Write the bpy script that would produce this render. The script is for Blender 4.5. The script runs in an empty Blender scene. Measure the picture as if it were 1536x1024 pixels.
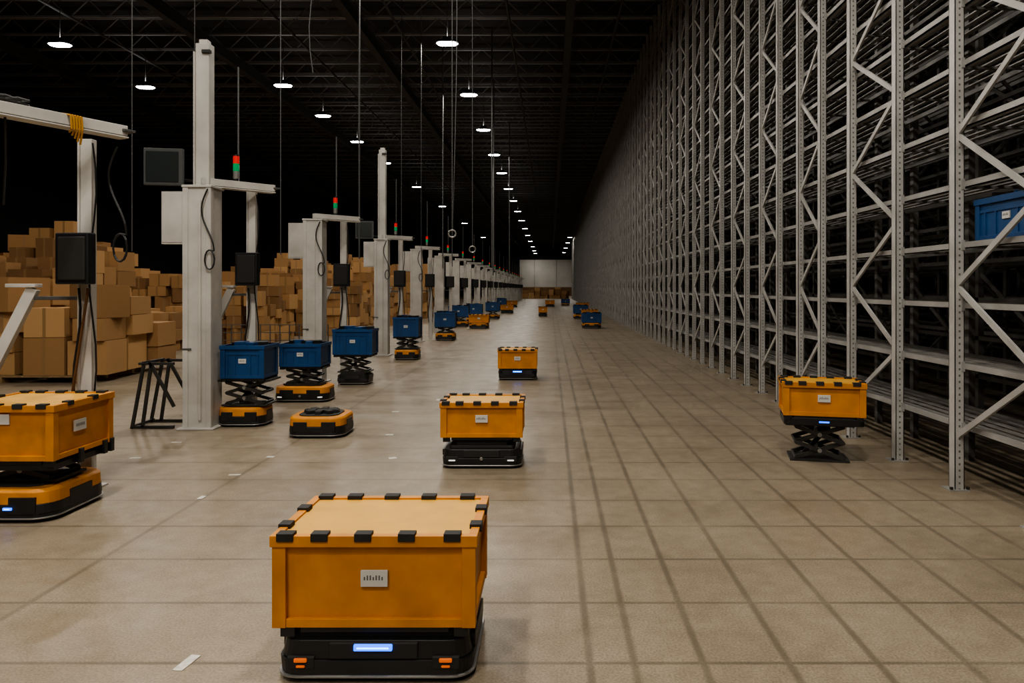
import bpy, math, random
from mathutils import Vector, Matrix
random.seed(7)
scene = bpy.context.scene
COL = scene.collection
try:
    scene.view_settings.look = 'AgX - Medium High Contrast'
except Exception: pass

# ------------------------------------------------------------------ materials
def mat(name, color, rough=0.5, metal=0.0, noise=0.0, nscale=8.0, emit=None, estr=0.0, bump=0.0):
    m = bpy.data.materials.new(name); m.use_nodes = True
    nt = m.node_tree; bs = nt.nodes['Principled BSDF']
    bs.inputs['Base Color'].default_value = (*color, 1)
    bs.inputs['Roughness'].default_value = rough
    bs.inputs['Metallic'].default_value = metal
    if noise > 0 or bump > 0:
        tc = nt.nodes.new('ShaderNodeTexCoord')
        nz = nt.nodes.new('ShaderNodeTexNoise'); nz.inputs['Scale'].default_value = nscale
        nz.inputs['Detail'].default_value = 6
        nt.links.new(tc.outputs['Object'], nz.inputs['Vector'])
        if noise > 0:
            mr = nt.nodes.new('ShaderNodeMapRange')
            mr.inputs['From Min'].default_value = 0.3; mr.inputs['From Max'].default_value = 0.7
            mr.inputs['To Min'].default_value = 1 - noise; mr.inputs['To Max'].default_value = 1 + noise * 0.5
            mx = nt.nodes.new('ShaderNodeVectorMath'); mx.operation = 'SCALE'
            mx.inputs[0].default_value = color
            nt.links.new(nz.outputs['Fac'], mr.inputs['Value'])
            nt.links.new(mr.outputs['Result'], mx.inputs['Scale'])
            nt.links.new(mx.outputs['Vector'], bs.inputs['Base Color'])
        if bump > 0:
            bp = nt.nodes.new('ShaderNodeBump'); bp.inputs['Strength'].default_value = bump
            bp.inputs['Distance'].default_value = 0.01
            nt.links.new(nz.outputs['Fac'], bp.inputs['Height'])
            nt.links.new(bp.outputs['Normal'], bs.inputs['Normal'])
    if emit:
        bs.inputs['Emission Color'].default_value = (*emit, 1)
        bs.inputs['Emission Strength'].default_value = estr
    return m

M = {}
M['yellow'] = mat('yellow_plastic', (0.58, 0.215, 0.008), 0.5, noise=0.22, nscale=6)
M['lid'] = mat('yellow_lid_plastic', (0.62, 0.32, 0.038), 0.55, noise=0.14, nscale=6)
M['blue'] = mat('blue_plastic', (0.006, 0.055, 0.17), 0.42, noise=0.2, nscale=6)
M['black'] = mat('black_plastic', (0.012, 0.012, 0.013), 0.4, noise=0.3)
M['frame'] = mat('monitor_frame', (0.05, 0.052, 0.05), 0.5)
M['dark'] = mat('dark_rubber', (0.016, 0.015, 0.014), 0.7)
M['scis'] = mat('dark_steel', (0.045, 0.042, 0.038), 0.4, 0.4, noise=0.3)
M['silver'] = mat('bumper_silver', (0.3, 0.29, 0.27), 0.35, 0.6)
M['label'] = mat('paper_label', (0.55, 0.53, 0.49), 0.6)
M['ink'] = mat('label_ink', (0.12, 0.12, 0.12), 0.6)
M['led'] = mat('blue_led', (0.0, 0.1, 0.7), 0.3, emit=(0.0, 0.11, 1.0), estr=3.2)
M['ledc'] = mat('blue_led_core', (0.1, 0.4, 0.9), 0.3, emit=(0.1, 0.5, 1.0), estr=6)
M['ledw'] = mat('white_led', (0.8, 0.8, 0.8), 0.3, emit=(1, 0.95, 0.85), estr=0.5)
M['ledo'] = mat('amber_lamp', (0.5, 0.12, 0.02), 0.3, emit=(1, 0.16, 0.02), estr=0.4)
M['white'] = mat('white_painted_steel', (0.50, 0.475, 0.435), 0.5, noise=0.2, nscale=3)
M['red'] = mat('red_lens', (0.5, 0.02, 0.02), 0.3, emit=(1, 0.04, 0.03), estr=0.3)
M['green'] = mat('green_lens', (0.0, 0.25, 0.09), 0.3, emit=(0.02, 0.8, 0.25), estr=0.12)
M['screen'] = mat('screen_glass', (0.02, 0.025, 0.024), 0.25)
M['cable'] = mat('cable_rubber', (0.012, 0.011, 0.011), 0.5)
M['hose'] = mat('brown_hose', (0.1, 0.045, 0.015), 0.5)
M['wire'] = mat('steel_wire', (0.10, 0.10, 0.10), 0.5, 0.3)
M['rope'] = mat('yellow_strap', (0.45, 0.22, 0.02), 0.6)
M['joist'] = mat('joist_steel', (0.22, 0.22, 0.23), 0.6, 0.0)
M['girder'] = mat('girder_steel', (0.05, 0.05, 0.052), 0.7, 0.0)
M['deck'] = mat('ceiling_deck', (0.03, 0.03, 0.032), 0.8, noise=0.3, nscale=1)
M['wood'] = mat('pallet_wood', (0.3, 0.19, 0.09), 0.8, noise=0.3)
M['house'] = mat('lamp_housing', (0.06, 0.06, 0.06), 0.5, 0.3)
M['lens'] = mat('lamp_lens', (0.9, 0.9, 0.9), 0.3, emit=(1.0, 0.98, 0.95), estr=25)
try: M['lens'].cycles.emission_sampling = 'NONE'
except Exception: pass
M['wallD'] = mat('dark_wall_paint', (0.012, 0.012, 0.013), 0.9, noise=0.3, nscale=0.5)
M['wallW'] = mat('white_wall_panel', (0.50, 0.48, 0.44), 0.8, noise=0.15, nscale=0.4)
M['wallB'] = mat('brown_wall_panel', (0.16, 0.085, 0.035), 0.8, noise=0.3, nscale=0.6)
M['tape'] = mat('white_tape', (0.6, 0.57, 0.5), 0.6, noise=0.25, nscale=30)

def cardboard():
    m = bpy.data.materials.new('cardboard'); m.use_nodes = True
    nt = m.node_tree; bs = nt.nodes['Principled BSDF']
    ge = nt.nodes.new('ShaderNodeNewGeometry')
    cr = nt.nodes.new('ShaderNodeValToRGB')
    cr.color_ramp.elements[0].color = (0.20, 0.105, 0.04, 1)
    cr.color_ramp.elements[1].color = (0.50, 0.295, 0.125, 1)
    e = cr.color_ramp.elements.new(0.5); e.color = (0.35, 0.195, 0.078, 1)
    nt.links.new(ge.outputs['Random Per Island'], cr.inputs['Fac'])
    nt.links.new(cr.outputs['Color'], bs.inputs['Base Color'])
    bs.inputs['Roughness'].default_value = 0.85
    return m
M['card'] = cardboard()
M['tapeb'] = mat('packing_tape', (0.30, 0.18, 0.08), 0.4)

def rack_steel(name, holes, base):
    m = bpy.data.materials.new(name); m.use_nodes = True
    nt = m.node_tree; bs = nt.nodes['Principled BSDF']
    bs.inputs['Metallic'].default_value = 0.2; bs.inputs['Roughness'].default_value = 0.45
    tc = nt.nodes.new('ShaderNodeTexCoord')
    nz = nt.nodes.new('ShaderNodeTexNoise'); nz.inputs['Scale'].default_value = 4
    nt.links.new(tc.outputs['Object'], nz.inputs['Vector'])
    cr = nt.nodes.new('ShaderNodeValToRGB')
    cr.color_ramp.elements[0].position = 0.35; cr.color_ramp.elements[1].position = 0.65
    cr.color_ramp.elements[0].color = (base*0.8, base*0.77, base*0.72, 1)
    cr.color_ramp.elements[1].color = (base, base*0.97, base*0.92, 1)
    nt.links.new(nz.outputs['Fac'], cr.inputs['Fac'])
    out = cr.outputs['Color']
    if holes:
        sp = nt.nodes.new('ShaderNodeSeparateXYZ'); nt.links.new(tc.outputs['Object'], sp.inputs[0])
        def mth(op, a, b=None):
            n = nt.nodes.new('ShaderNodeMath'); n.operation = op
            for i, v in enumerate((a, b)):
                if v is None: continue
                if isinstance(v, (int, float)): n.inputs[i].default_value = v
                else: nt.links.new(v, n.inputs[i])
            return n.outputs[0]
        zz = mth('LESS_THAN', mth('FRACT', mth('MULTIPLY', sp.outputs['Z'], 20.0)), 0.34)
        xx = mth('LESS_THAN', mth('ABSOLUTE', mth('SUBTRACT', sp.outputs['X'], 3.237)), 0.007)
        mk = mth('MULTIPLY', zz, xx)
        mx = nt.nodes.new('ShaderNodeMixRGB'); mx.inputs['Color2'].default_value = (0.12, 0.12, 0.115, 1)
        nt.links.new(mk, mx.inputs['Fac']); nt.links.new(out, mx.inputs['Color1']); out = mx.outputs['Color']
    nt.links.new(out, bs.inputs['Base Color'])
    return m
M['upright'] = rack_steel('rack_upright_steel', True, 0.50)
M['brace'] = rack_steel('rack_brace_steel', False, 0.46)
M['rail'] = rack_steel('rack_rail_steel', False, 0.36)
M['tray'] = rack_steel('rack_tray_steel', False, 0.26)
M['rail_shade'] = rack_steel('rack_steel_shaded', False, 0.15)  # same rack steel, with the shade inside the racks put into its colour

def floor_mat():
    m = bpy.data.materials.new('concrete_floor'); m.use_nodes = True
    nt = m.node_tree; bs = nt.nodes['Principled BSDF']
    tc = nt.nodes.new('ShaderNodeTexCoord')
    sp = nt.nodes.new('ShaderNodeSeparateXYZ'); nt.links.new(tc.outputs['Object'], sp.inputs[0])
    def mth(op, a, b=None, clamp=False):
        n = nt.nodes.new('ShaderNodeMath'); n.operation = op; n.use_clamp = clamp
        for i, v in enumerate((a, b)):
            if v is None: continue
            if isinstance(v, (int, float)): n.inputs[i].default_value = v
            else: nt.links.new(v, n.inputs[i])
        return n.outputs[0]
    def noise(scale, detail=6, vec=None):
        n = nt.nodes.new('ShaderNodeTexNoise'); n.inputs['Scale'].default_value = scale
        n.inputs['Detail'].default_value = detail
        nt.links.new(vec or tc.outputs['Object'], n.inputs['Vector']); return n.outputs['Fac']
    def ss(v, a, b, t0, t1):
        n = nt.nodes.new('ShaderNodeMapRange'); n.interpolation_type = 'SMOOTHSTEP'
        nt.links.new(v, n.inputs['Value'])
        n.inputs['From Min'].default_value = a; n.inputs['From Max'].default_value = b
        n.inputs['To Min'].default_value = t0; n.inputs['To Max'].default_value = t1
        return n.outputs['Result']
    X, Y = sp.outputs['X'], sp.outputs['Y']
    total = None
    for xi, s in [(0.17,1),(0.36,1),(0.655,1),(1.02,1),(1.40,.95),(1.78,.9),(2.15,.85),(2.53,.8),(2.9,.7),(-2.65,.8),(-1.15,.15),(-4.6,.5)]:
        d = mth('ABSOLUTE', mth('SUBTRACT', X, xi))
        k = mth('MULTIPLY', ss(d, 0.006, 0.028, 1, 0), s)
        total = k if total is None else mth('MAXIMUM', total, k)
    fy = mth('PINGPONG', mth('SUBTRACT', Y, 3.13 - 30*0.6), 0.3)
    ky = mth('MULTIPLY', ss(fy, 0.005, 0.018, 1, 0), 1.0)
    total = mth('MAXIMUM', total, ky)
    wear = ss(noise(1.3, 4), 0.3, 0.6, 0.6, 1.0)
    total = mth('MULTIPLY', total, wear)
    base = nt.nodes.new('ShaderNodeValToRGB')
    base.color_ramp.elements[0].position = 0.3; base.color_ramp.elements[1].position = 0.72
    base.color_ramp.elements[0].color = (0.185, 0.146, 0.100, 1)
    base.color_ramp.elements[1].color = (0.315, 0.258, 0.186, 1)
    nn = mth('ADD', mth('MULTIPLY', noise(0.9, 8), 0.6), mth('MULTIPLY', noise(9, 8), 0.4))
    nt.links.new(nn, base.inputs['Fac'])
    sk = nt.nodes.new('ShaderNodeValToRGB')
    sk.color_ramp.elements[0].position = 0.35; sk.color_ramp.elements[1].position = 0.65
    sk.color_ramp.elements[0].color = (0.76, 0.76, 0.76, 1); sk.color_ramp.elements[1].color = (1.12, 1.12, 1.12, 1)
    nt.links.new(noise(90, 3), sk.inputs['Fac'])
    mu = nt.nodes.new('ShaderNodeMixRGB'); mu.blend_type = 'MULTIPLY'; mu.inputs['Fac'].default_value = 1
    nt.links.new(base.outputs['Color'], mu.inputs['Color1']); nt.links.new(sk.outputs['Color'], mu.inputs['Color2'])
    mx = nt.nodes.new('ShaderNodeMixRGB'); mx.inputs['Color2'].default_value = (0.08, 0.066, 0.044, 1)
    nt.links.new(mth('MULTIPLY', total, 0.66), mx.inputs['Fac'])
    nt.links.new(mu.outputs['Color'], mx.inputs['Color1'])
    nt.links.new(mx.outputs['Color'], bs.inputs['Base Color'])
    nt.links.new(ss(noise(2.5, 5), 0.3, 0.7, 0.32, 0.5), bs.inputs['Roughness'])
    bs.inputs['Specular IOR Level'].default_value = 0.35
    return m
M['floor'] = floor_mat()

# ------------------------------------------------------------------ mesh builder
class B:
    def __init__(s): s.v = []; s.f = []; s.m = []; s.mats = []
    def mi(s, name):
        if name not in s.mats: s.mats.append(name)
        return s.mats.index(name)
    def add(s, vs, fs, mt):
        o = len(s.v); k = s.mi(mt); s.v.extend(vs)
        for f in fs: s.f.append(tuple(i + o for i in f)); s.m.append(k)
    F6 = [(0,3,2,1),(4,5,6,7),(0,1,5,4),(1,2,6,5),(2,3,7,6),(3,0,4,7)]
    def bx(s, x0, x1, y0, y1, z0, z1, mt):
        s.add([(x0,y0,z0),(x1,y0,z0),(x1,y1,z0),(x0,y1,z0),(x0,y0,z1),(x1,y0,z1),(x1,y1,z1),(x0,y1,z1)], B.F6, mt)
    def rbx(s, c, size, ang, mt):
        ca, sa = math.cos(ang), math.sin(ang); hx, hy, hz = size[0]/2, size[1]/2, size[2]/2
        vs = []
        for z in (-hz, hz):
            for (x, y) in ((-hx,-hy),(hx,-hy),(hx,hy),(-hx,hy)):
                vs.append((c[0]+x*ca-y*sa, c[1]+x*sa+y*ca, c[2]+z))
        s.add(vs, B.F6, mt)
    def beam(s, p0, p1, w, h, mt, up=(0,0,1)):
        p0 = Vector(p0); p1 = Vector(p1); d = (p1-p0).normalized(); u = Vector(up)
        if abs(d.dot(u)) > 0.98: u = Vector((0,1,0))
        sx = d.cross(u).normalized(); uz = sx.cross(d).normalized()
        vs = []
        for p in (p0, p1):
            for (a, b) in ((-1,-1),(1,-1),(1,1),(-1,1)):
                vs.append(tuple(p + sx*(a*w/2) + uz*(b*h/2)))
        s.add(vs, B.F6, mt)
    def cyl(s, p0, p1, r, mt, n=10, r2=None):
        p0 = Vector(p0); p1 = Vector(p1); d = (p1-p0).normalized(); u = Vector((0,0,1))
        if abs(d.dot(u)) > 0.98: u = Vector((0,1,0))
        a = d.cross(u).normalized(); b = a.cross(d)
        vs = []
        for p, rr in ((p0, r), (p1, r if r2 is None else r2)):
            for i in range(n):
                t = 2*math.pi*i/n; vs.append(tuple(p + a*(rr*math.cos(t)) + b*(rr*math.sin(t))))
        fs = [(i, (i+1) % n, n+(i+1) % n, n+i) for i in range(n)]
        fs += [tuple(range(n-1, -1, -1)), tuple(range(n, 2*n))]
        s.add(vs, fs, mt)
    def tube(s, pts, r, mt, n=6):
        for a, b in zip(pts[:-1], pts[1:]): s.cyl(a, b, r, mt, n)
    def prism(s, outl, z0, z1, mt, sc0=1.0, sc1=1.0, c=(0,0)):
        n = len(outl); vs = []
        for z, k in ((z0, sc0), (z1, sc1)):
            for (x, y) in outl: vs.append((c[0]+(x-c[0])*k, c[1]+(y-c[1])*k, z))
        fs = [(i, (i+1) % n, n+(i+1) % n, n+i) for i in range(n)]
        fs += [tuple(range(n-1, -1, -1)), tuple(range(n, 2*n))]
        s.add(vs, fs, mt)
    def mesh(s, name):
        me = bpy.data.meshes.new(name); me.from_pydata(s.v, [], s.f)
        for k in s.mats: me.materials.append(M[k])
        me.polygons.foreach_set('material_index', s.m); me.update()
        return me
    def obj(s, name, parent=None, bevel=0.0, loc=None):
        me = s.mesh(name); return put(me, name, parent, bevel, loc)
def put(me, name, parent=None, bevel=0.0, loc=None, rot=0.0):
    o = bpy.data.objects.new(name, me); COL.objects.link(o)
    if loc: o.location = loc
    o.rotation_euler[2] = rot
    if parent: o.parent = parent
    if bevel > 0:
        md = o.modifiers.new('bevel', 'BEVEL'); md.width = bevel; md.segments = 2
        md.limit_method = 'ANGLE'; md.angle_limit = math.radians(40)
    return o
def empty(name, loc=(0,0,0), rot=0.0):
    e = bpy.data.objects.new(name, None); e.location = loc; e.rotation_euler[2] = rot
    e.empty_display_size = 0.2; COL.objects.link(e); return e
def rrect(cx, cy, w, d, r, n=5):
    pts = []
    for (sx, sy, a0) in ((1,-1,-90),(1,1,0),(-1,1,90),(-1,-1,180)):
        for i in range(n+1):
            a = math.radians(a0 + 90*i/n)
            pts.append((cx+sx*(w/2-r)+r*math.cos(a), cy+sy*(d/2-r)+r*math.sin(a)))
    return pts

# ------------------------------------------------------------------ room shell
XL, XR, Y0, Y1, ZC = -26.0, 15.0, -12.0, 150.0, 11.0
b = B(); b.bx(XL, XR, Y0, Y1, -0.2, 0, 'floor'); b.obj('floor')
b = B(); b.bx(XL, XR, Y0, Y1, ZC, ZC+0.2, 'deck'); b.obj('ceiling')
b = B(); b.bx(XL-0.2, XL, Y0, Y1, 0, ZC, 'wallD'); b.obj('wall_left')
b = B(); b.bx(XR, XR+0.2, Y0, Y1, 0, ZC, 'wallD'); b.obj('wall_right')
b = B(); b.bx(XL, XR, Y0-0.2, Y0, 0, ZC, 'wallD'); b.obj('wall_front')
b = B(); b.bx(XL, XR, Y1, Y1+0.2, 7.4, ZC, 'wallD')
b.bx(XL, -6.2, Y1, Y1+0.2, 0, 7.4, 'wallD'); b.bx(6.5, XR, Y1, Y1+0.2, 0, 7.4, 'wallD')
b.bx(-6.2, 6.5, Y1, Y1+0.2, 1.8, 7.4, 'wallW'); b.bx(-6.2, 6.5, Y1, Y1+0.2, 0, 1.8, 'wallB')
for i in (2, 5): b.bx(-6.2+i*1.5, -6.15+i*1.5, Y1-0.04, Y1, 1.8, 7.4, 'wallD')
b.obj('wall_back')

# ceiling joists (open-web)
b = B()
y = 4.0
while y < 146:
    z1, z0 = 10.75, 10.15
    b.bx(XL, XR, y-0.05, y+0.05, z1-0.06, z1, 'joist'); b.bx(XL, XR, y-0.05, y+0.05, z0, z0+0.06, 'joist')
    if y < 75:
        x = XL; up = True
        while x < 6.5:
            if x > -22: b.beam((x, y, z0 if up else z1-0.03), (x+0.6, y, z1-0.03 if up else z0), 0.03, 0.03, 'joist')
            x += 0.6; up = not up
    y += 1.6 if y < 75 else 3.2
b.obj('ceiling_joists')
b = B()
for gx in (-18.5, -11.5, -6.0, 0.6):
    b.bx(gx-0.12, gx+0.12, Y0, Y1, 9.98, 10.04, 'girder'); b.bx(gx-0.02, gx+0.02, Y0, Y1, 9.7, 9.98, 'girder')
    b.bx(gx-0.12, gx+0.12, Y0, Y1, 9.66, 9.7, 'girder')
b.obj('ceiling_girders')
b = B()
for gx in (-14.0, -8.0, -4.6, -1.2, 2.0):
    b.cyl((gx, 0, 9.5), (gx, 148, 9.5), 0.04, 'girder', 8)
b.obj('sprinkler_pipes')

# ------------------------------------------------------------------ high bay lamps
b = B()
b.prism(rrect(0,0,0.66,0.42,0.18,6), 0.0, 0.06, 'house', 1, 0.9); b.bx(-0.12, 0.12, -0.1, 0.1, 0.06, 0.18, 'house')
b.prism(rrect(0,0,0.6,0.36,0.17,6), -0.02, 0.0, 'lens', 0.93, 1.0)
b.cyl((0,0,0.18), (0,0,1.5), 0.012, 'wire', 6)
lampme = b.mesh('high_bay_lamp')
def lamp(x, y, z, e, up=True):
    o = put(lampme, 'high_bay_lamp', loc=(x, y, z))
    L = bpy.data.lights.new('lamp_light', 'AREA'); L.shape = 'ELLIPSE'; L.size = 0.56; L.size_y = 0.32
    L.energy = e; L.color = (1.0, 0.94, 0.85)
    lo = bpy.data.objects.new('lamp_light', L); lo.location = (0, 0, -0.03); lo.parent = o; COL.objects.link(lo)
    if up:  # added fill light facing up, brightens the joists
        U = bpy.data.lights.new('joist_fill_light', 'AREA'); U.shape = 'ELLIPSE'; U.size = 0.3; U.size_y = 0.2
        U.energy = 8; U.color = (1.0, 0.97, 0.92)
        uo = bpy.data.objects.new('joist_fill_light', U); uo.location = (0, 0, 0.2); uo.rotation_euler[0] = math.pi
        uo.parent = o; COL.objects.link(uo)
E = 310
ya = [-8, -2.3, 3.5, 9.2, 15.0, 20.7, 26.2, 32, 38, 44, 51, 58, 66, 75, 85, 96, 108, 122, 136, 146]
for y in ya: lamp(-2.9, y, 8.5, E*(1.05 if y < 5 else 0.6 if y < 30 else 0.4 if y < 130 else 0.6), 8 < y < 70)
for y in [-2.0, 4.5, 14.5, 25, 29.4, 34.6, 40.5, 50, 62, 78, 100]: lamp(-9.1, y, 8.5, E*0.42, 10 < y < 70)
for y in [14, 20.8, 25.2]: lamp(-13.9, y, 8.5, E*0.38)
for y in [-4, 2.5]: lamp(0.9, y, 8.9, E*0.8, False)  # extra lamps out of view, added to brighten the near floor
for y in [100, 112, 126, 142]: lamp(2.7, y, 8.5, E*0.4, False)

# ------------------------------------------------------------------ storage racks
posts = [3.85, 4.85, 5.84, 6.83, 7.87, 8.73, 9.5, 10.35, 11.2, 12.05]
while posts[-1] < 108: posts.append(posts[-1] + 0.88)
levels = [0.5 + 0.48*k for k in range(20)]
XF = 3.2
HT = 10.0
b = B()
for i, y in enumerate(posts):
    b.bx(XF, XF+0.075, y-0.045, y-0.039, 0.01, HT, 'upright')
    b.bx(XF, XF+0.006, y-0.045, y+0.045, 0.01, HT, 'upright')
    b.bx(XF+0.069, XF+0.075, y-0.045, y+0.045, 0.01, HT, 'upright')
    b.bx(XF, XF+0.02, y+0.039, y+0.045, 0.01, HT, 'upright'); b.bx(XF+0.055, XF+0.075, y+0.039, y+0.045, 0.01, HT, 'upright')
    b.bx(XF-0.05, XF+0.11, y-0.07, y+0.07, 0, 0.01, 'rail')
    if y < 20:
        b.bx(XF-0.04, XF-0.02, y-0.06, y-0.04, 0.01, 0.03, 'scis'); b.bx(XF+0.09, XF+0.11, y-0.06, y-0.04, 0.01, 0.03, 'scis')
    b.bx(XF+0.68, XF+0.74, y-0.035, y+0.035, 0, HT, 'rail_shade')
for i in range(0, len(posts)-1):
    if i % 2 == 1:
        yn, yf = posts[i], posts[i+1]
        z = 0.42; far = True
        while z + 0.6 < HT:
            p0 = (XF+0.04, yf if far else yn, z); p1 = (XF+0.04, yn if far else yf, z+0.6)
            b.beam(p0, p1, 0.02, 0.045, 'brace', up=(0,0,1))
            z += 0.6; far = not far
for z in levels:
    b.bx(XF+0.078, XF+0.10, 3.8, posts[-1], z-0.025, z+0.025, 'rail')
    b.bx(XF+0.078, XF+0.14, 3.8, posts[-1], z-0.025, z-0.019, 'rail')
    b.bx(XF+0.63, XF+0.66, 3.8, posts[-1], z-0.02, z+0.02, 'rail_shade')
    # corrugated shelf tray strips
    for xx in (0.17, 0.28, 0.39, 0.50):
        b.bx(XF+xx, XF+xx+0.05, 3.8, 40, z+0.002, z+0.012, 'tray')
    for i, y in enumerate(posts):
        if y > 45: break
        b.bx(XF+0.10, XF+0.63, y+0.05, y+0.08, z-0.02, z+0.0, 'rail_shade')
        b.bx(XF+0.05, XF+0.078, y-0.05, y+0.05, z-0.04, z+0.04, 'rail')
b.obj('storage_rack')
for k, xb in enumerate((5.35, 6.2, 8.3, 9.15, 11.3, 12.15)):
    b = B(); step = 1.9
    y = 3.5
    ymax = 60 if k < 2 else 35
    while y < ymax:
        b.bx(xb, xb+0.07, y-0.04, y+0.04, 0, HT, 'rail_shade'); b.bx(xb+0.68, xb+0.74, y-0.04, y+0.04, 0, HT, 'rail_shade')
        z = 0.3; fl = True
        while z + 0.7 < HT:
            b.beam((xb+0.035 if fl else xb+0.71, y, z), (xb+0.71 if fl else xb+0.035, y, z+0.7), 0.035, 0.035, 'rail_shade')
            z += 0.7; fl = not fl
        z = 0.6
        while z + 1.2 < HT and k in (0, 2, 4):
            b.beam((xb+0.03, y, z), (xb+0.03, y+step, z+1.2), 0.02, 0.05, 'rail_shade'); z += 2.4
        y += step
    for z in levels:
        for xx in (0.0, 0.70): b.bx(xb+xx, xb+xx+0.03, 3.5, ymax, z-0.03, z+0.02, 'rail_shade')
    b.obj('storage_rack' )

# ------------------------------------------------------------------ totes & robots
def label(b, p, s, axis='y'):
    x, y, z = p
    if axis == 'y':
        b.bx(x-0.055*s, x+0.055*s, y-0.004, y+0.008, z-0.033*s, z+0.033*s, 'label')
        for i in range(7):
            h = 0.014 if i % 3 else 0.008
            b.bx(x-0.042*s+i*0.012*s, x-0.036*s+i*0.012*s, y-0.0055, y-0.003, z-0.006*s, z+h*s, 'ink')
    else:
        b.bx(x-0.008, x+0.004, y-0.055*s, y+0.055*s, z-0.033*s, z+0.033*s, 'label')
        for i in range(7): b.bx(x+0.003, x+0.0055, y-0.042*s+i*0.012*s, y-0.036*s+i*0.012*s, z-0.006*s, z+0.012*s, 'ink')

def tote(b, w, d, z0, z1, kind, cy=0.0, side=False):
    c = (0, cy); hw, hd = w/2, d/2
    bm = 'yellow' if kind == 'y' else 'blue'
    if kind == 'y':
        b.prism(rrect(0, cy, w-0.05, d-0.05, 0.02, 3), z0, z1-0.02, bm, 0.975, 1.0, c)
        b.prism(rrect(0, cy, w-0.07, d-0.07, 0.015, 3), z1-0.02, z1-0.008, 'lid')
    else:
        b.bx(-hw+0.03, hw-0.03, cy-hd+0.03, cy+hd-0.03, z0, z0+0.02, bm)
        for (x0,x1,y0,y1) in ((-hw+0.02,hw-0.02,cy-hd+0.02,cy-hd+0.035),(-hw+0.02,hw-0.02,cy+hd-0.035,cy+hd-0.02),
                              (-hw+0.02,-hw+0.035,cy-hd+0.02,cy+hd-0.02),(hw-0.035,hw-0.02,cy-hd+0.02,cy+hd-0.02)):
            b.bx(x0,x1,y0,y1,z0,z1,bm)
        for i in range(5):
            a = random.uniform(0, 3); sx = random.uniform(.12,.2)
            b.rbx((-hw+0.13+i*(w-0.26)/4, cy+random.uniform(-.08,.08), z1-0.04), (sx, sx*0.8, 0.12+random.uniform(0,.06)), a, 'blue' if i % 2 else 'black')
    rz0 = z1-0.045
    b.bx(-hw, hw, cy-hd, cy-hd+0.035, rz0, z1, bm); b.bx(-hw, hw, cy+hd-0.035, cy+hd, rz0, z1, bm)
    b.bx(-hw, -hw+0.035, cy-hd+0.036, cy+hd-0.036, rz0, z1, bm); b.bx(hw-0.035, hw, cy-hd+0.036, cy+hd-0.036, rz0, z1, bm)
    for sx in (-1, 1):
        for sy in (-1, 1):
            b.rbx((sx*(hw-0.035), cy+sy*(hd-0.035), (z0+rz0)/2), (0.055, 0.055, rz0-z0), 0, bm)
    b.bx(-hw+0.063, hw-0.063, cy-hd+0.012, cy-hd+0.04, z0, z0+0.035, bm)
    b.bx(-hw+0.063, hw-0.063, cy+hd-0.04, cy+hd-0.012, z0, z0+0.035, bm)
    for sx in (-1, 1): b.rbx((sx*(hw-0.026), cy, z0+0.0175), (0.028, d-0.126, 0.035), 0, bm)
    if kind == 'b':
        b.bx(-hw+0.063, hw-0.063, cy-hd+0.012, cy-hd+0.03, z1-0.11, z1-0.09, bm)
        for i in range(1, 6):
            xx = -hw + w*i/6
            if i != 3: b.bx(xx-0.008, xx+0.008, cy-hd+0.012, cy-hd+0.03, z0+0.035, z1-0.11, bm)
    if kind == 'y':
        for fx in (0.075, 0.24, 0.45, 0.66, 0.88):
            xx = -hw + fx*w
            for sy in (-1, 1):
                yy = cy+sy*(hd-0.018)
                b.rbx((xx, yy, z1-0.005), (0.068, 0.05, 0.032), 0, 'dark')
        for fy in (0.25, 0.65):
            for sx in (-1, 1): b.rbx((sx*(hw-0.018), cy-hd+fy*d, z1-0.005), (0.05, 0.06, 0.032), 0, 'dark')
    lz = (z0+z1)/2 + 0.01
    ly = cy-hd+0.018 if kind == 'y' else cy-hd+0.014
    if side:
        label(b, (hw-0.012, cy-0.05, lz), 1.2, 'x')
        b.bx(-0.02, 0.05, ly-0.004, ly+0.008, lz+0.05, lz+0.12, 'label')
    else: label(b, (0, ly, lz), 1.0 if kind == 'y' else 0.8)

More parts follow.
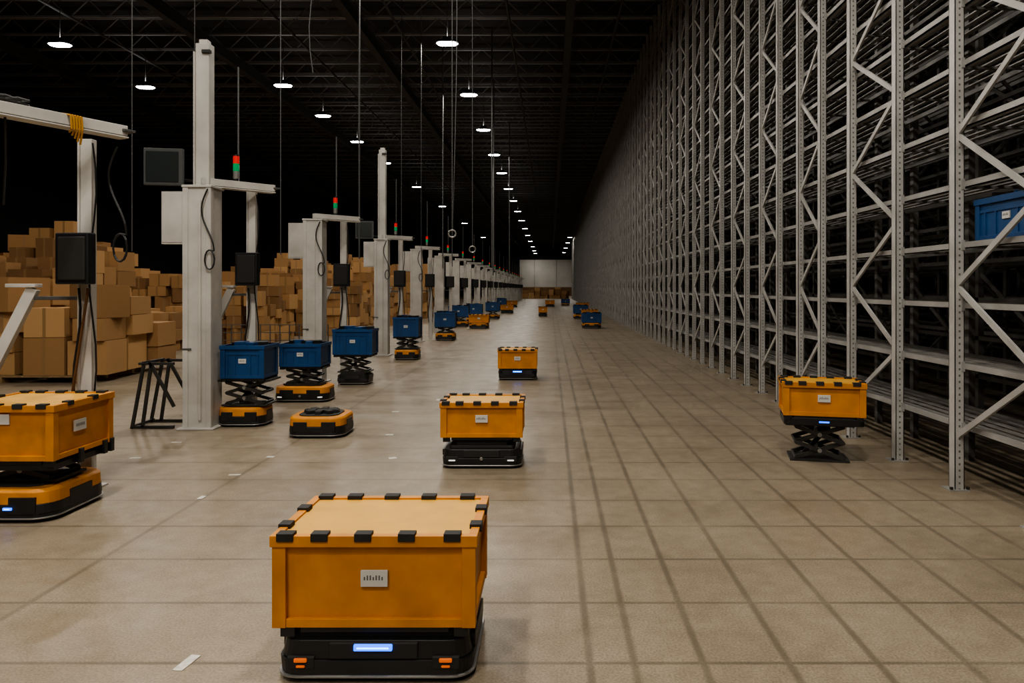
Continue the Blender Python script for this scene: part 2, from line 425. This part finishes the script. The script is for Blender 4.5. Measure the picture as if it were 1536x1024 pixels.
def base(b, w, d, style, lights='', top=None):
    if style == 'k':
        H = top or 0.2
        b.prism(rrect(0, 0, w*0.985, d*1.0, 0.09), 0.022, 0.095, 'black', 0.985, 1.0)
        b.prism(rrect(0, 0, w*1.0, d*1.02, 0.095), 0.024, 0.034, 'silver')
        b.prism(rrect(0, 0, w*0.96, d*0.97, 0.08), 0.095, H-0.03, 'black', 1.0, 0.97)
        b.prism(rrect(0, 0, w*0.80, d*0.86, 0.03), H-0.03, H, 'dark')
        for sx in (-1, 1):
            b.bx(sx*w*0.36-0.055, sx*w*0.36+0.055, -d*0.505, -d*0.45, 0.06, 0.11, 'dark')
            b.bx(sx*w*0.47-0.02, sx*w*0.47+0.02, -d*0.3, d*0.3, 0.1, H-0.045, 'scis')
        b.bx(-w*0.22, w*0.22, -d*0.5, -d*0.44, 0.1, H-0.035, 'dark')
        fy = -d*0.505
    else:
        H = top or 0.235
        b.prism(rrect(0, 0, w*0.97, d*0.98, 0.14, 7), 0.022, 0.06, 'black')
        b.prism(rrect(0, 0, w*1.0, d*1.02, 0.15, 7), 0.026, 0.036, 'silver')
        b.prism(rrect(0, 0, w*0.985, d*1.0, 0.15, 7), 0.06, 0.125, 'black', 1, 0.985)
        b.prism(rrect(0, 0, w*0.97, d*0.98, 0.15, 7), 0.125, H-0.03, 'yellow', 1, 0.99)
        b.prism(rrect(0, 0, w*0.96, d*0.97, 0.15, 7), H-0.03, H-0.012, 'yellow', 1, 0.94)
        b.prism(rrect(0, 0, w*0.7, d*0.72, 0.12, 7), H-0.012, H, 'dark')
        b.bx(-w*0.36, -w*0.12, -d*0.497, -d*0.44, 0.07, H-0.06, 'black')
        b.bx(w*0.12, w*0.36, -d*0.497, -d*0.44, 0.07, H-0.06, 'black')
        b.bx(-w*0.11, w*0.11, -d*0.495, -d*0.45, 0.05, 0.12, 'black')
        b.bx(-w*0.495, -w*0.44, -d*0.18, d*0.18, 0.07, H-0.06, 'black'); b.bx(w*0.44, w*0.49, -d*0.18, d*0.18, 0.07, H-0.06, 'black')
        fy = -d*0.5
    for sx in (-1, 1):
        for sy in (-1, 0, 1):
            r = 0.035 if sy else 0.06
            b.cyl((sx*w*0.36-0.02, sy*d*0.36, r), (sx*w*0.36+0.02, sy*d*0.36, r), r, 'dark', 12)
    if 'B' in lights:
        b.bx(-0.078, 0.078, fy-0.008, fy+0.03, 0.136, 0.162, 'led'); b.bx(-0.066, 0.066, fy-0.010, fy+0.0, 0.145, 0.153, 'ledc')
    if 'b' in lights: b.bx(0.06, 0.12, fy-0.008, fy+0.03, 0.09, 0.108, 'led'); b.bx(0.07, 0.11, fy-0.010, fy, 0.096, 0.102, 'ledc') if 'b' in lights else None
    if 'O' in lights:
        for sx in (-1, 1):
            b.bx(sx*w*0.36-0.026, sx*w*0.36+0.026, fy-0.008, fy+0.02, 0.090, 0.106, 'ledo')
            b.bx(sx*w*0.36-0.018, sx*w*0.36+0.018, fy-0.006, fy+0.02, 0.068, 0.077, 'ledo')
    if 'W' in lights:
        for sx in (-1, 1): b.bx(sx*w*0.36-0.03, sx*w*0.36+0.03, fy-0.008, fy+0.02, 0.07, 0.082, 'ledw')
        b.cyl((0, fy-0.006, 0.09), (0, fy+0.03, 0.09), 0.016, 'silver', 12)
    return H

def scissor(b, zb, zt, a=0.21, yy=0.13):
    b.bx(-a-0.05, a+0.05, -yy-0.04, yy+0.04, zb, zb+0.02, 'scis')
    b.bx(-a-0.09, a+0.09, -yy-0.05, yy+0.05, zt-0.02, zt, 'scis')
    z0, z1 = zb+0.03, zt-0.03; n = 2 if (z1-z0) > 0.18 else 1
    h = (z1-z0)/n
    for k in range(n):
        for sy in (-1, 1):
            y = sy*yy
            b.beam((-a, y, z0+k*h), (a, y, z0+(k+1)*h), 0.03, 0.035, 'scis')
            b.beam((a, y+sy*0.022, z0+k*h), (-a, y+sy*0.022, z0+(k+1)*h), 0.03, 0.035, 'scis')
            b.cyl((0, y-0.04, z0+(k+.5)*h), (0, y+0.04, z0+(k+.5)*h), 0.02, 'silver', 10)
        for sx in (-1, 1): b.cyl((sx*a, -yy-0.03, z0+k*h), (sx*a, yy+0.03, z0+k*h), 0.014, 'scis', 8)
    for sx in (-1, 1): b.cyl((sx*a, -yy-0.03, z1), (sx*a, yy+0.03, z1), 0.014, 'scis', 8)
    b.cyl((-a*0.6, 0, z0+0.01), (a*0.5, 0, z1-0.02), 0.022, 'dark', 10)

def robot(name, x0, x1, yfront, bw=None, d=0.56, z=(0.21, 0.59), kind='y', style='k', lights='', btop=None, rot=0.0, bdx=0.0, lift=False, tray='wide', brot=0.0, side=False):
    w = x1-x0; cx = (x0+x1)/2
    e = empty(name, (cx, yfront+d/2, 0), rot)
    bv = 0.006 if yfront < 9 else 0.0
    if kind:
        b = B(); tote(b, w, d, z[0], z[1], kind, side=side); b.obj('tote', e, bv)
        b = B()
        b.bx(-w*0.36, w*0.36, -d*0.46, d*0.46, z[0]-0.025, z[0], 'black')
        for sx in (-1, 1):
            b.bx(sx*w*0.42-0.03, sx*w*0.42+0.03, -d*0.47, -d*0.4, z[0]-0.04, z[0]+0.02, 'black')
            b.bx(sx*w*0.42-0.03, sx*w*0.42+0.03, d*0.4, d*0.47, z[0]-0.04, z[0]+0.02, 'black')
        if side:
            b.bx(-w*0.46, w*0.46, -d*0.44, d*0.44, z[0]-0.07, z[0]-0.025, 'black')
            for fy in (-0.1, 0.3, 0.42): b.bx(w*0.44, w*0.51, d*fy, d*fy+0.04, z[0]-0.07, z[0]+0.03, 'black')
        if tray == 'deep':
            b.prism(rrect(0, 0, w*0.96, d*0.94, 0.05), z[0]-0.085, z[0]-0.02, 'black')
            b.bx(-0.045, 0.045, -d*0.475, -d*0.44, z[0]-0.06, z[0]-0.045, 'led')
        b.obj('tray', e, bv/2)
    if style:
        b = B(); H = base(b, bw or w*0.97, d, style, lights, btop)
        if not kind:
            R = (bw or w)*0.28
            for k in range(8):
                a = k*math.pi/4; b.rbx((R*0.75*math.cos(a), R*0.6*math.sin(a), H+0.018), (0.11, 0.07, 0.035), a, 'dark')
            b.cyl((0,0,H), (0,0,H+0.03), R*0.35, 'scis', 16)
            b.bx(-R*1.1, R*1.1, -0.03, 0.03, H, H+0.022, 'scis')
        o = b.obj('chassis', e, bv, loc=(bdx, 0, 0)); o.rotation_euler[2] = brot
    else:
        H = 0.0
    if kind and z[0]-0.03-H > 0.04 and (lift or not style):
        b = B(); scissor(b, H, z[0]-0.02 if tray != 'deep' else z[0]-0.08)
        b.obj('scissor_lift', e, 0, loc=(-0.03 if not style else 0, 0, 0))
    elif kind and z[0]-0.03 - H > 0.0:
        b = B(); b.bx(-w*0.3, w*0.3, -d*0.4, d*0.4, H-0.01, z[0]-0.02, 'dark'); b.obj('deck', e, 0)
    return e

YR, BR = 'yellow_tote_robot', 'blue_tote_robot'
robot(YR, -1.135, -0.295, 2.965, z=(0.222, 0.597), lights='BO', d=0.58)
robot(YR, -0.98, -0.236, 6.49, z=(0.275, 0.585), lights='W', d=0.54)
robot(YR, -0.915, -0.22, 12.75, z=(0.2, 0.53), lights='B', d=0.54)
robot(YR, 2.185, 2.915, 6.66, z=(0.43, 0.735), style=None, tray='deep', d=0.5, rot=-0.22)
robot(YR, -4.10, -3.37, 4.98, z=(0.42, 0.80), style='y', bw=0.76, lights='b', d=0.70, lift=True, side=True, bdx=-0.04)
robot(BR, -3.80, -3.28, 8.42, z=(0.56, 0.94), kind='b', style='y', bw=0.56, lights='', d=0.46, lift=True, bdx=-0.04)
robot(BR, -3.80, -3.20, 10.25, z=(0.50, 0.82), kind='b', style='y', bw=0.78, d=0.5, lift=True, lights='W')
robot(BR, -3.60, -2.93, 12.1, z=(0.50, 0.92), kind='b', style='k', bw=0.52, d=0.46, lift=True)
robot(BR, -3.5, -2.92, 16.3, z=(0.52, 0.95), kind='b', style='y', d=0.5, lift=True)
robot(BR, -3.52, -2.88, 22.3, z=(0.42, 0.86), kind='b', style='y', d=0.5, lift=True)
robot('mobile_robot_base', -2.82, -2.20, 7.79, kind=None, style='y', bw=0.62, d=0.58, lights='')
robot(YR, -3.2, -2.4, 28.8, z=(0.24, 0.56), d=0.55, style='y')
robot(BR, -4.2, -3.35, 30.2, z=(0.42, 0.86), kind='b', style='y', d=0.5, lift=True)
robot(BR, -3.9, -3.1, 33.5, z=(0.42, 0.86), kind='b', style='y', d=0.5, lift=True)
robot(BR, -3.35, -2.6, 38, z=(0.42, 0.86), kind='b', style='y', d=0.5, lift=True)
robot(YR, -3.1, -2.3, 46, z=(0.24, 0.56), d=0.55)
robot(BR, -3.9, -3.1, 52, z=(0.42, 0.86), kind='b', style='y', d=0.5, lift=True)
robot(YR, -3.6, -2.7, 60.4, z=(0.24, 0.56), d=0.55)
robot(BR, 1.25, 2.05, 29, z=(0.24, 0.60), kind='b', style='y', d=0.6)
robot(YR, 1.45, 2.2, 33.5, z=(0.3, 0.62), d=0.6)
robot(BR, 1.2, 2.0, 38, z=(0.3, 0.7), kind='b', style='y', d=0.6, lift=False)
robot(YR, 1.6, 2.4, 45, z=(0.3, 0.7), d=0.6)
robot(YR, -0.65, -0.15, 41, z=(0.24, 0.56), d=0.5)
robot(YR, -0.4, 0.4, 62, z=(0.24, 0.56), d=0.5)
robot(BR, 1.0, 1.8, 66, z=(0.24, 0.6), kind='b', style='y', d=0.5)

b = B(); tote(b, 0.78, 0.46, 0.0, 0.32, 'b'); b.obj('blue_storage_tote', None, 0.005, loc=(XF+0.35, 5.36, 1.967)).rotation_euler[2] = -math.pi/2

# ------------------------------------------------------------------ picking stations
def station(Yc, tall=None, first=False):
    e = empty('picking_station', (0, 0, 0))
    X = -4.0; near = Yc < 20
    if Yc > 6:
        b = B(); w = 0.15
        b.bx(X-w, X+w, Yc-w, Yc+w, 0, 2.74, 'white')
        b.bx(X-w-0.012, X-w+0.05, Yc-w-0.012, Yc-w+0.05, 0.0, 2.74, 'white'); b.bx(X+w-0.05, X+w+0.012, Yc-w-0.012, Yc-w+0.05, 0.0, 2.74, 'white')
        b.bx(X-w-0.06, X+w+0.06, Yc-w-0.06, Yc+w+0.06, 0, 0.02, 'white')
        b.bx(X-w-0.02, X+w+0.02, Yc-w-0.02, Yc+w+0.02, 2.74, 2.77, 'white')
        if near:
            b.bx(X-w-0.015, X-0.06, Yc-w-0.02, Yc-w-0.005, 0.9, 0.92, 'wire')
            b.bx(X+0.02, X+0.05, Yc-w-0.02, Yc-w, 0.1, 2.6, 'white')
        b.obj('column', e, 0.006 if near else 0)
        if tall:
            b = B(); b.bx(X-0.08, X+0.075, Yc-0.02, Yc+0.12, 2.77, tall, 'white')
            b.bx(X-0.05, X+0.045, Yc-0.0, Yc+0.1, tall, tall+0.05, 'white')
            b.bx(X-0.10, X-0.08, Yc-0.04, Yc+0.0, 2.77, tall-0.1, 'white')
            b.bx(X+0.0, X+0.1, Yc-0.05, Yc+0.0, tall-0.12, tall-0.08, 'scis')
            b.obj('mast', e, 0.005 if near else 0)
        b = B(); b.bx(X-0.42, X-0.152, Yc-0.12, Yc-0.03, 2.1, 2.70, 'white'); b.bx(X-0.41, X-0.17, Yc-0.126, Yc-0.12, 2.12, 2.68, 'white')
        b.obj('control_cabinet', e, 0.006 if near else 0)
    if tall:
        b = B(); b.rbx((X-0.4, Yc-0.1, 2.98), (0.42, 0.06, 0.42), 0.15, 'frame'); b.rbx((X-0.405, Yc-0.134, 2.98), (0.35, 0.012, 0.35), 0.15, 'screen')
        b.beam((X-0.25, Yc, 2.85), (X+0.0, Yc, 2.82), 0.03, 0.03, 'black'); b.obj('overhead_monitor', e, 0.006 if near else 0)
    b = B()
    p0 = Vector((-4.02, Yc-0.02, 2.83)); p1 = Vector((-3.42, Yc+0.62, 2.83))
    if first: p0 = Vector((-4.15, 4.42, 2.85)); p1 = Vector((-3.40, 5.86, 2.85))
    b.beam(p0, p1, 0.09, 0.08, 'white'); b.beam(p0+Vector((0,0,-.055)), p1+Vector((0,0,-.055)), 0.12, 0.012, 'white')
    d = (p1-p0); q = p0 + d*0.97
    b.beam(q, p1+d.normalized()*0.05, 0.14, 0.02, 'wire')
    b.obj('arm', e, 0.004 if near else 0)
    px, py = -3.68, Yc+0.62
    if first: px, py = -3.70, 5.88
    hp = 2.79
    b = B(); b.bx(px-0.045, px+0.045, py-0.035, py+0.035, 0, hp, 'white')
    b.bx(px-0.06, px-0.045, py-0.05, py-0.03, 0, hp, 'white'); b.bx(px-0.1, px+0.1, py-0.1, py+0.1, 0, 0.015, 'white')
    if Yc < 60:
        o = 0.18 if first else 0.0
        b.beam((px-0.26-o, py, 1.60), (px-0.62-o, py-0.1, 0.75), 0.09, 0.05, 'white', up=(0,1,0)); b.beam((px-0.46-o, py, 1.62), (px-0.22-o, py, 1.62), 0.09, 0.03, 'white')
        b.beam((px-0.27-o, py, 1.52), (px-0.02, py, 1.52), 0.03, 0.03, 'wire')
        b.beam((px-0.62-o, py-0.1, 0.75), (px-0.62-o, py-0.1, 0.0), 0.06, 0.05, 'white')
    b.obj('post', e, 0.004 if near else 0)
    b = B()
    mx, my = px-0.0, py-0.16
    b.rbx((mx, my, 1.83), (0.28, 0.09, 0.40), -0.12, 'black'); b.rbx((mx, my-0.05, 1.83), (0.23, 0.02, 0.34), -0.12, 'dark')
    b.bx(px-0.03, px+0.03, py-0.12, py-0.03, 1.76, 1.88, 'black'); b.obj('monitor', e, 0.012 if near else 0)
    if not first:
        sx, sy = -3.74, Yc+0.28
        b = B(); b.cyl((sx, sy, 2.86), (sx, sy, 2.90), 0.03, 'black', 12); b.cyl((sx, sy, 2.90), (sx, sy, 2.99), 0.036, 'silver', 14)
        b.cyl((sx, sy, 2.99), (sx, sy, 3.08), 0.036, 'green', 14); b.cyl((sx, sy, 3.085), (sx, sy, 3.17), 0.036, 'red', 14)
        b.cyl((sx, sy, 3.17), (sx, sy, 3.19), 0.03, 'black', 12); b.obj('signal_tower_light', e)
        b = B(); b.cyl((sx+0.0, sy+0.06, 2.85), (sx+0.0, sy+0.06, 4.25), 0.012, 'wire', 8); b.obj('conduit', e)
    if Yc < 24:
        b = B()
        cx, cy = (-3.86, Yc-0.19)
        if first: cx, cy = -3.42, 5.80
        pts = []
        for i in range(17):
            t = i/16; a = t*math.pi
            pts.append((cx - 0.07*math.sin(a*1.5), cy, 2.72 - 0.7*t))
        for i in range(13):
            a = 2*math.pi*i/12; pts.append((cx+0.02 + 0.055*math.cos(a+1.6), cy, 1.92 + 0.11*math.sin(a+1.6)))
        b.tube(pts, 0.009, 'cable')
        pts = [(px+0.07+0.03*math.sin(i*0.9), py-0.06, 2.75-i*0.2) for i in range(12)]
        b.tube(pts, 0.008, 'cable')
        pts = [(px-0.02-0.02*i*0.25+0.02*math.sin(i), py-0.09, 1.6-i*0.15) for i in range(8)]
        b.tube(pts, 0.011, 'cable')
        if first:
            pts = [(px+0.06-0.035*i*0.6, py-0.1, 1.6-i*0.14) for i in range(8)]; b.tube(pts, 0.012, 'hose')
            for k in range(4):
                pts = [(-4.06+0.036*i, 4.75+0.07*i, 2.91+0.05*abs(math.sin(i*0.8+k))) for i in range(9)]; b.tube(pts, 0.012, 'cable')
            for k in range(5):
                t = 0.74+0.012*k; q = p0 + d*t
                b.tube([q+Vector((-0.03,-.04,.045)), q+Vector((0.05,-.06,.03)), q+Vector((0.05,-.05,-.07)), q+Vector((0.02,-.03,-.09-.02*k))], 0.008, 'rope')
            b.tube([(-3.79, 5.1, 2.79), (-3.86, 5.2, 2.5), (-3.95, 5.3, 2.2)], 0.008, 'cable')
        b.obj('cables', e)
    return e
station(4.6, first=True)
station(8.46, tall=4.42)
station(12.5)
station(17.5, tall=4.9)
y = 22.0
while y < 100:
    station(y); y += 4.6

b = B()
for yy in (8.35, 8.75):
    b.beam((-4.62, yy, 0.76), (-4.76, yy, 0.0), 0.03, 0.03, 'scis'); b.beam((-4.56, yy, 0.76), (-4.28, yy, 0.25), 0.03, 0.03, 'scis')
    b.beam((-4.68, yy, 0.74), (-4.28, yy, 0.74), 0.03, 0.03, 'scis'); b.beam((-4.76, yy, 0.02), (-4.28, yy, 0.02), 0.03, 0.03, 'scis')
    b.beam((-4.54, yy, 0.74), (-4.64, yy, 0.02), 0.03, 0.03, 'scis')
b.beam((-4.62, 8.33, 0.75), (-4.62, 8.77, 0.75), 0.03, 0.03, 'scis'); b.beam((-4.74, 8.33, 0.03), (-4.74, 8.77, 0.03), 0.03, 0.03, 'scis')
b.obj('steel_stand')

b = B()
for i in range(14): b.cyl((-7.2+i*0.2, 15.2, 0), (-7.2+i*0.2, 15.2, 0.85), 0.012, 'wire', 6)
for k in range(5): b.beam((-7.2, 15.2, 0.2+0.16*k), (-4.6, 15.2, 0.2+0.16*k), 0.015, 0.015, 'wire')
b.obj('wire_fence')

# ------------------------------------------------------------------ hanging cables
def hang(x, y, z0, ring=False, double=False, r=0.008, wob=0.0):
    b = B(); n = 14
    pts = [(x+wob*math.sin(i*0.9), y, 10.15-(10.15-z0)*i/n) for i in range(n+1)]
    b.tube(pts, r, 'wire')
    if double: b.tube([(p[0]+0.12*math.sin(math.pi*i/n)*0.6, p[1]+0.05, p[2]) for i, p in enumerate(pts)], r, 'wire')
    if ring:
        R = 0.06; q = [(x+R*math.cos(2*math.pi*i/14), y, z0-R+R*math.sin(2*math.pi*i/14)) for i in range(15)]
        b.tube(q, 0.014, 'silver', 8)
    b.obj('hanging_cable')
hang(-5.7, 10, 2.1); hang(-4.04, 11, 2.1); hang(-3.75, 11.6, 5.0, wob=0.06); hang(-3.9, 15, 2.2, r=0.018)
hang(-3.95, 19.5, 2.2); hang(-3.6, 20.5, 2.1); hang(-1.6, 12, 2.55, ring=True, double=True); hang(-1.48, 14, 2.4, ring=True)
hang(-1.9, 24, 2.3, r=0.022); hang(-2.3, 30, 2.3, r=0.022); hang(-3.8, 26, 2.3, r=0.02); hang(-3.2, 24, 2.3, r=0.015)
hang(-2.1, 38, 2.3, r=0.03); hang(-3.1, 40, 2.3, r=0.03); hang(-6.3, 13, 1.9, r=0.008)

# ------------------------------------------------------------------ cardboard boxes
def pile(x0, x1, y0, y1, hmin, hmax, sz, pallet=False, ramp=0.0):
    b = B(); x = x0
    if pallet:
        for i in range(6): b.bx(x0, x1, y0+i*(y1-y0)/6, y0+i*(y1-y0)/6+0.12, 0.1, 0.125, 'wood')
        for i in range(3): b.bx(x0+i*(x1-x0-0.1)/2, x0+i*(x1-x0-0.1)/2+0.1, y0, y1, 0, 0.1, 'wood')
    while x < x1-0.2:
        w = random.uniform(*sz); y = y0
        while y < y1-0.2:
            dd = random.uniform(sz[0], sz[1])
            H = random.uniform(hmin, hmax) * (1 - ramp*(x-x0)/(x1-x0)) ; z = 0.125 if pallet else 0.0
            while z < H:
                h = random.uniform(sz[0]*0.55, sz[1]*0.7); a = random.uniform(-0.15, 0.15) if random.random() < .8 else random.uniform(-.6,.6)
                ww = w*random.uniform(0.7, 0.97); d2 = dd*random.uniform(0.75, 0.97)
                cx, cy = x+w/2+random.uniform(-.05,.05), y+dd/2+random.uniform(-.05,.05)
                b.rbx((cx, cy, z+h/2), (ww, d2, h-0.008), a, 'card')
                b.rbx((cx, cy, z+h/2), (0.05, d2+0.004, h-0.004), a, 'tapeb')
                z += h
            y += dd
        x += w
    b.obj('cardboard_box_pile')
pile(-10.6, -7.9, 12.3, 14.3, 0.9, 1.6, (0.6, 0.95), pallet=True, ramp=0.15)
pile(-13.0, -9.6, 15.0, 17.2, 1.6, 2.3, (0.5, 0.8))
pile(-12.4, -9.3, 17.9, 19.9, 0.6, 1.3, (0.45, 0.75), ramp=0.3)
pile(-12.5, -8.4, 20.8, 23.4, 1.0, 1.9, (0.4, 0.7))
pile(-12.0, -6.6, 24.5, 28, 1.2, 2.2, (0.4, 0.7))
pile(-22.0, -12.8, 19.0, 22.5, 1.8, 3.0, (0.6, 0.9))
pile(-14.0, -6.6, 31, 34, 1.4, 2.7, (0.45, 0.8))
pile(-13.0, -6.8, 38, 42, 1.6, 3.0, (0.5, 0.9))
pile(-4.5, 1.9, 112, 114, 0.4, 1.2, (0.8, 1.3))
# ------------------------------------------------------------------ floor tape marks
b = B()
for (x, y, w, l, a) in ((-1.55, 3.13, 0.045, 0.13, -0.15), (-3.9, 6.9, 0.1, 0.03, 0.2), (-2.66, 5.6, 0.04, 0.08, 0), (-3.87, 7.6, 0.1, 0.03, 0), (-2.7, 6.28, 0.1, 0.03, .1),
                     (-2.65, 6.95, 0.07, 0.05, 0), (-1.48, 6.9, 0.07, 0.06, .4), (-1.75, 8.0, 0.08, 0.05, 0), (-2.0, 9.5, 0.09, 0.05, 0.3), (-1.6, 10.5, 0.05, 0.14, 0), (-1.95, 14, 0.06, 0.1, 0)):
    b.rbx((x, y, 0.002), (w, l, 0.003), a, 'tape')
b.obj('floor_tape_marks')

# ------------------------------------------------------------------ world + camera
w = bpy.data.worlds.new('world'); scene.world = w; w.use_nodes = True
w.node_tree.nodes['Background'].inputs[0].default_value = (0.5, 0.55, 0.6, 1)
w.node_tree.nodes['Background'].inputs[1].default_value = 0.02
cam = bpy.data.cameras.new('camera'); co = bpy.data.objects.new('camera', cam); COL.objects.link(co)
co.location = (0, 0, 1.6); co.rotation_euler = (math.radians(90), 0, 0)
cam.lens = 25.78; cam.sensor_width = 36; cam.shift_x = -0.0371; cam.shift_y = -0.0521
cam.clip_end = 500
scene.camera = co
